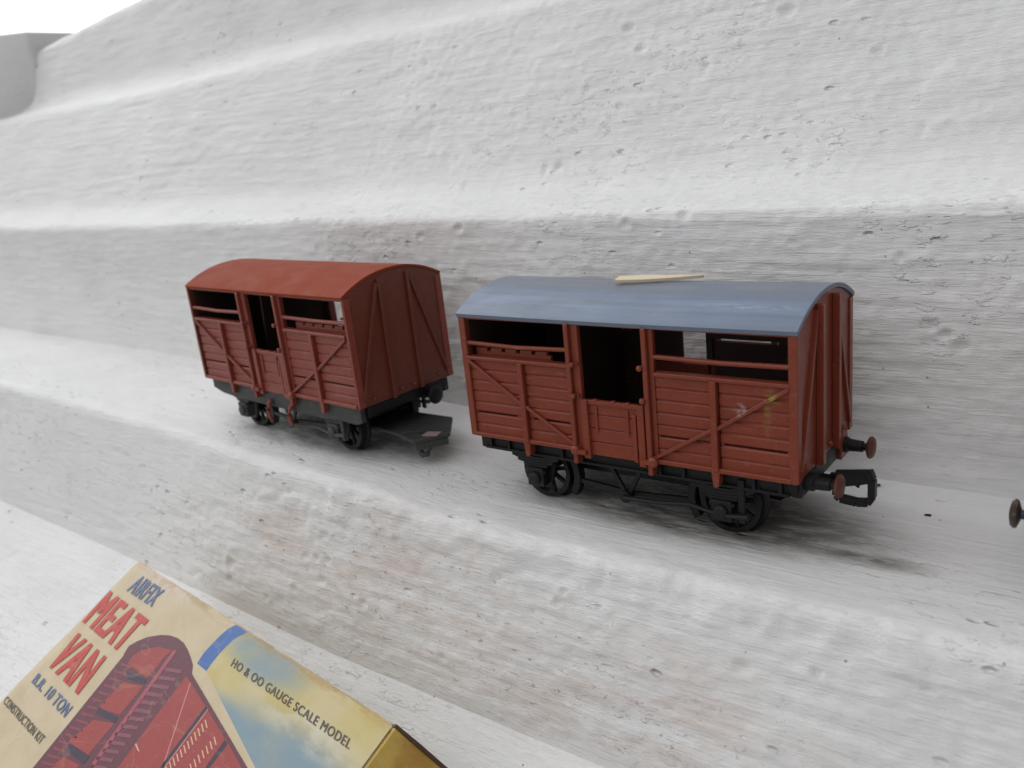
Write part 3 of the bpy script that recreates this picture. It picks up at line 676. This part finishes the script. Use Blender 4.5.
# ------------------------------------------------------------------ the stepped, whitewashed window splay
def sst(a, b, x): t = max(0, min(1, (x-a)/(b-a))); return t*t*(3-2*t)
def lerpk(x, ks):
    if x <= ks[0][0]: return ks[0][1]
    for (a, p), (b, q) in zip(ks, ks[1:]):
        if x <= b: return p+(q-p)*(x-a)/(b-a)
    return ks[-1][1]
def shelf_z(x): return lerpk(x, [(-600,6.5),(-300,5.2),(-110,3.1),(-60,2.4),(-38,.2),(400,0)])-.25
def keys(x):
    z0 = shelf_z(x)
    yf = lerpk(x, [(-600,-8),(-275,-15),(-161,-20),(-102,-26),(-35,-29.5),(400,-30)])
    yb = lerpk(x, [(-600,50),(-400,45),(-235,38),(-100,31),(0,26),(400,25)])
    ye2 = lerpk(x, [(-600,-24),(-290,-27),(-190,-31),(-70,-38.5),(0,-40),(400,-41)])
    z2 = -39.0
    zt = lerpk(x, [(-600,57),(400,58)])
    yt = lerpk(x, [(-600,52),(-400,46),(-235,39),(-100,34),(0,31),(400,30)])
    ys = lerpk(x, [(-600,66),(-277,57),(-134,58),(0,54),(400,52)])
    z5 = lerpk(x, [(-600,107),(-410,109),(-271,110),(-179,113),(-68,114),(400,122)])
    z7 = lerpk(x, [(-600,134),(-450,143),(-394,149),(-348,153.5),(-304,157),(-150,168),(400,200)])
    # (y, z, fillet radius)
    lo = [(-260, z2-.53*(260+ye2), 0), (ye2, z2, 5)]
    return lo, [(ye2, z2, 5), (yf, z0, 3.2), (yb, z0, 2.2)], [(yb, z0, 2.2), (yt, zt, 3), (ys, zt+3.0, 8), (ys+25, z5+1.8, 5), (104, z5+6, 8), (112, z7+1, 5), (160, z7+10, 0)]

def sample(kp, dens):
    """rounded polyline -> list of (y,z); the same count for every x"""
    out = []
    segs = []
    for i, (y, z, r) in enumerate(kp):
        P = Vector((y, z))
        if i in (0, len(kp)-1): segs.append((P, P, P)); continue
        A = Vector(kp[i-1][:2]); B = Vector(kp[i+1][:2])
        segs.append((P+(A-P).normalized()*r, P, P+(B-P).normalized()*r))
    for i in range(len(kp)):
        a, p, b = segs[i]
        if i not in (0, len(kp)-1):
            nf = 8
            for t in range(nf): 
                u = t/nf; out.append(a*(1-u)**2+p*2*u*(1-u)+b*u*u)
        if i < len(kp)-1:
            c = segs[i+1][0]
            for t in range(dens[i]): out.append(b.lerp(c, t/dens[i]))
    out.append(segs[-1][1])
    return out
XS = []
x = -620.
while x < 330:
    XS.append(x); x += .75 if -140 < x < 110 else (2.0 if -300 < x < 160 else 3.6)
DENTS = {2: [(-62,67.1,1.3,1.2),(-56.8,67.3,1.6,1.3),(-40,101.9,1.6,.9),(-35,96,1.5,.8),(5,99.8,2.0,1.0),(-53.5,80,.8,.7),(48.2,33.5,1.6,.8),(51,31.6,1.5,.9),(54.1,29.3,1.5,.8),
  (42.2,46.9,1.2,.7),(-5.3,56,1.5,.8),(-21,54.6,1.6,.8),(-90,52,1.3,.8),(-75,54,1.5,.8),(20,50,1.2,.7),(30,38,1.0,.6),(-15,90,1.2,.8),(28,88,1.3,.8),(-110,88,1.2,.8)],
 1: [(-115.3,-27.3,1.6,1.2),(-114.9,-31.8,1.2,.9),(-90.1,-3.7,.8,.8),(-75.1,-11.2,1.3,1.0),(-82.3,-18.3,1.2,.9),(-73.5,-16.9,1.0,1.0),(-78,-17.5,.9,.9),(-20.8,-9.1,1.4,1.0),(-6,-11.1,1.0,.8),
  (-50.6,-7.4,1.1,.9),(24.6,-21.6,.7,.9),(45.4,-10.2,1.0,.9),(62.1,-8.4,1.0,.9),(-4.5,-8.5,1.0,.8),(-97.8,-32.2,1.2,.8),(13.4,-37.9,1.4,.9),(-86,-27,1.1,.9),(-60,-24,1.4,.9),(-35,-30,1.2,.8),(33,-13,1.6,.8)], 0: []}
rd = random.Random(5)
def sheet(name, which, dens, label, seed):
    cols = [sample(keys(x)[which], dens) for x in XS]
    ns = len(cols[0]); verts = []; faces = []
    dents = []
    for _ in range(60):
        dents.append((rd.uniform(-330,150), rd.uniform(0,1), rd.uniform(.45,.95)*(1.6 if rd.random()<.1 else 1), rd.uniform(.3,.9), rd.uniform(1,2.2)))
    arc_mid = cols[len(cols)//2]; acc = [0]
    for a, b in zip(arc_mid, arc_mid[1:]): acc.append(acc[-1]+(b-a).length)
    tot = acc[-1]
    byx = {}
    for d in dents:
        for k in range(int((d[0]-5)//5), int((d[0]+5)//5)+1): byx.setdefault(k, []).append(d)
    for xi, (x, col) in enumerate(zip(XS, cols)):
        near = byx.get(int(x//5), [])
        for j, p in enumerate(col):
            q0 = col[max(j-1,0)]; q1 = col[min(j+1,ns-1)]
            t = (q1-q0).normalized(); nrm = Vector((-t.y, t.x))   # outward
            if which >= 0 and nrm.dot(Vector((-.5,1))) < 0: nrm = -nrm
            s = acc[j]
            P = Vector((x, p.x, p.y))
            h = .65*noise.noise(P*.018)+.24*noise.noise(P*.055+Vector((9,0,0)))
            h += .20*noise.noise(Vector((x*.06, p.x*.30, p.y*.30)))
            h += .20*noise.noise(Vector((x*.035, p.x*.85, p.y*.85+5)))
            h += .20*noise.noise(P*.42)+.12*noise.noise(Vector((x*.25, p.x*.9, p.y*.9)))
            # flaked whitewash edges
            fl = noise.noise(Vector((x*.05+40, p.x*.11, p.y*.11)))
            h += .14*sst(.10,.16, fl)
            h += .16*sst(.12,.20, noise.noise(Vector((x*.10+7, p.x*.22, p.y*.22))))*sst(0,.25, noise.noise(P*.02+Vector((3,3,3))))
            if which == 1 and abs(p.x-keys(x)[1][1][0]) < 6 and p.y > -7: h += .75*noise.noise(Vector((x*.12, 50, p.y*.1)))+.35*noise.noise(P*.3)
            edge = min(1, min(j, ns-1-j)/6) if which != 9 else 1
            for d in near:
                dx = (x-d[0])/d[4]; ds = s-d[1]*tot; r2 = (dx*dx+ds*ds)/(d[2]*d[2])
                if r2 < 4: h -= d[3]*math.exp(-r2*1.6)
            if which == 2 or p.y < -2:
                for a_, b_, r_, d_ in DENTS[which]:
                    if abs(x-a_) < 4 and abs(p.y-b_) < 4:
                        r_ *= .72
                        r2 = ((x-a_)/1.5+.4*noise.noise(P*.9))**2+(p.y-b_+.6*noise.noise(P*.8))**2
                        h -= .7*d_*math.exp(-(r2/(r_*r_))**1.5)-.35*math.exp(-(r2-r_*r_*1.8)**2/(r_*r_))*.6
            under = 1.0
            if which == 1 and -28 < p.x < 24: # the shelf under the wheels is fairly flat
                under = .35
            h *= edge*under if edge < 1 else under
            verts.append((x*S, (p.x+nrm.x*h)*S, (p.y+nrm.y*h)*S))
    for i in range(len(XS)-1):
        for j in range(ns-1):
            a = i*ns+j; faces.append((a, a+ns, a+ns+1, a+1))
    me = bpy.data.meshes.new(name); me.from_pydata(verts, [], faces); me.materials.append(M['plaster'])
    for p in me.polygons: p.use_smooth = True
    o = bpy.data.objects.new(name, me); C.objects.link(o)
    o['kind'] = 'structure'; o['label'] = label
    return o
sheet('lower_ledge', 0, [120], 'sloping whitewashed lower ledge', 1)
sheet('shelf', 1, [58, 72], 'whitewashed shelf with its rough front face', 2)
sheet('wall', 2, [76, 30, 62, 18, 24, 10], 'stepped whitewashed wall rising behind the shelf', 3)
# far jamb of the window opening, standing on the top step
mb = MB(); n0 = 0
ny, nz = 14, 14
jb = MB().prism([(-640,87),(-462,87),(-457,90),(-431,108),(-431,150),(-640,150)], 104, 156, 'z')
j = jb.build('window_jamb', M['plaster'], None, 1.6, True, 60)
j['kind'] = 'structure'; j['label'] = 'far plastered jamb of the window opening'
# ------------------------------------------------------------------ light: a bright overcast window up to the left, and the dimmer room
w = bpy.data.worlds.new('World'); bpy.context.scene.world = w; w.use_nodes = True
nt = w.node_tree; bg = nt.nodes['Background']; g = G(nt)
tc = [n for n in nt.nodes if n.type == 'TEX_COORD'][0]
def lobe(d, a, b, v):
    dn = g.n('ShaderNodeVectorMath', operation='DOT_PRODUCT'); g.l(tc.outputs['Generated'], dn.inputs[0])
    dn.inputs[1].default_value = Vector(d).normalized()
    return g.ramp(dn.outputs['Value'], a, b, 0, v)
f1 = lobe((-.80,.42,.42), LOBE[0], LOBE[1], LOBE[2])
f2 = lobe((-.55,-.36,.80), LOBE[5], 1.0, LOBE[3])
f3 = lobe((.62,-.75,.22), .1, 1.0, .30)      # the dim room on the other side
tot = g.math('ADD', g.math('ADD', g.math('ADD', f1, f2), f3), LOBE[4])
colr = g.mix(g.ramp(f1, 0, LOBE[2]), (.985,.99,1.0), (.93,.965,1.0))
g.l(colr, bg.inputs['Color']); g.l(tot, bg.inputs['Strength'])

la = bpy.data.lights.new('window_light', 'AREA'); la.shape = 'RECTANGLE'; la.size = .36; la.size_y = .30
la.energy = LAMP; la.color = (1.0, .99, .97)
lo = bpy.data.objects.new('window_light', la); C.objects.link(lo); lo.location = Vector((-740, 30, 600))*S
lo.rotation_euler = (Vector((-20, -10, 0))*S-lo.location).to_track_quat('-Z', 'Y').to_euler()

# ------------------------------------------------------------------ camera
cd = bpy.data.cameras.new('camera'); cam = bpy.data.objects.new('camera', cd); C.objects.link(cam)
cam.location = Vector((86.138, -157.445, 80.518))*S
cam.rotation_euler = Euler((1.2835844, .1017894, .6312962), 'XYZ')
cd.sensor_width = 36; cd.lens = 882.372/1024*36; cd.clip_start = .005; cd.clip_end = 50
cd.dof.use_dof = True; cd.dof.focus_distance = .178; cd.dof.aperture_fstop = 26
sc = bpy.context.scene; sc.camera = cam
sc.render.engine = 'CYCLES'; sc.cycles.max_bounces = 8
sc.view_settings.view_transform = 'Standard'; sc.view_settings.look = 'None'
sc.view_settings.exposure = -.36; sc.view_settings.gamma = 1
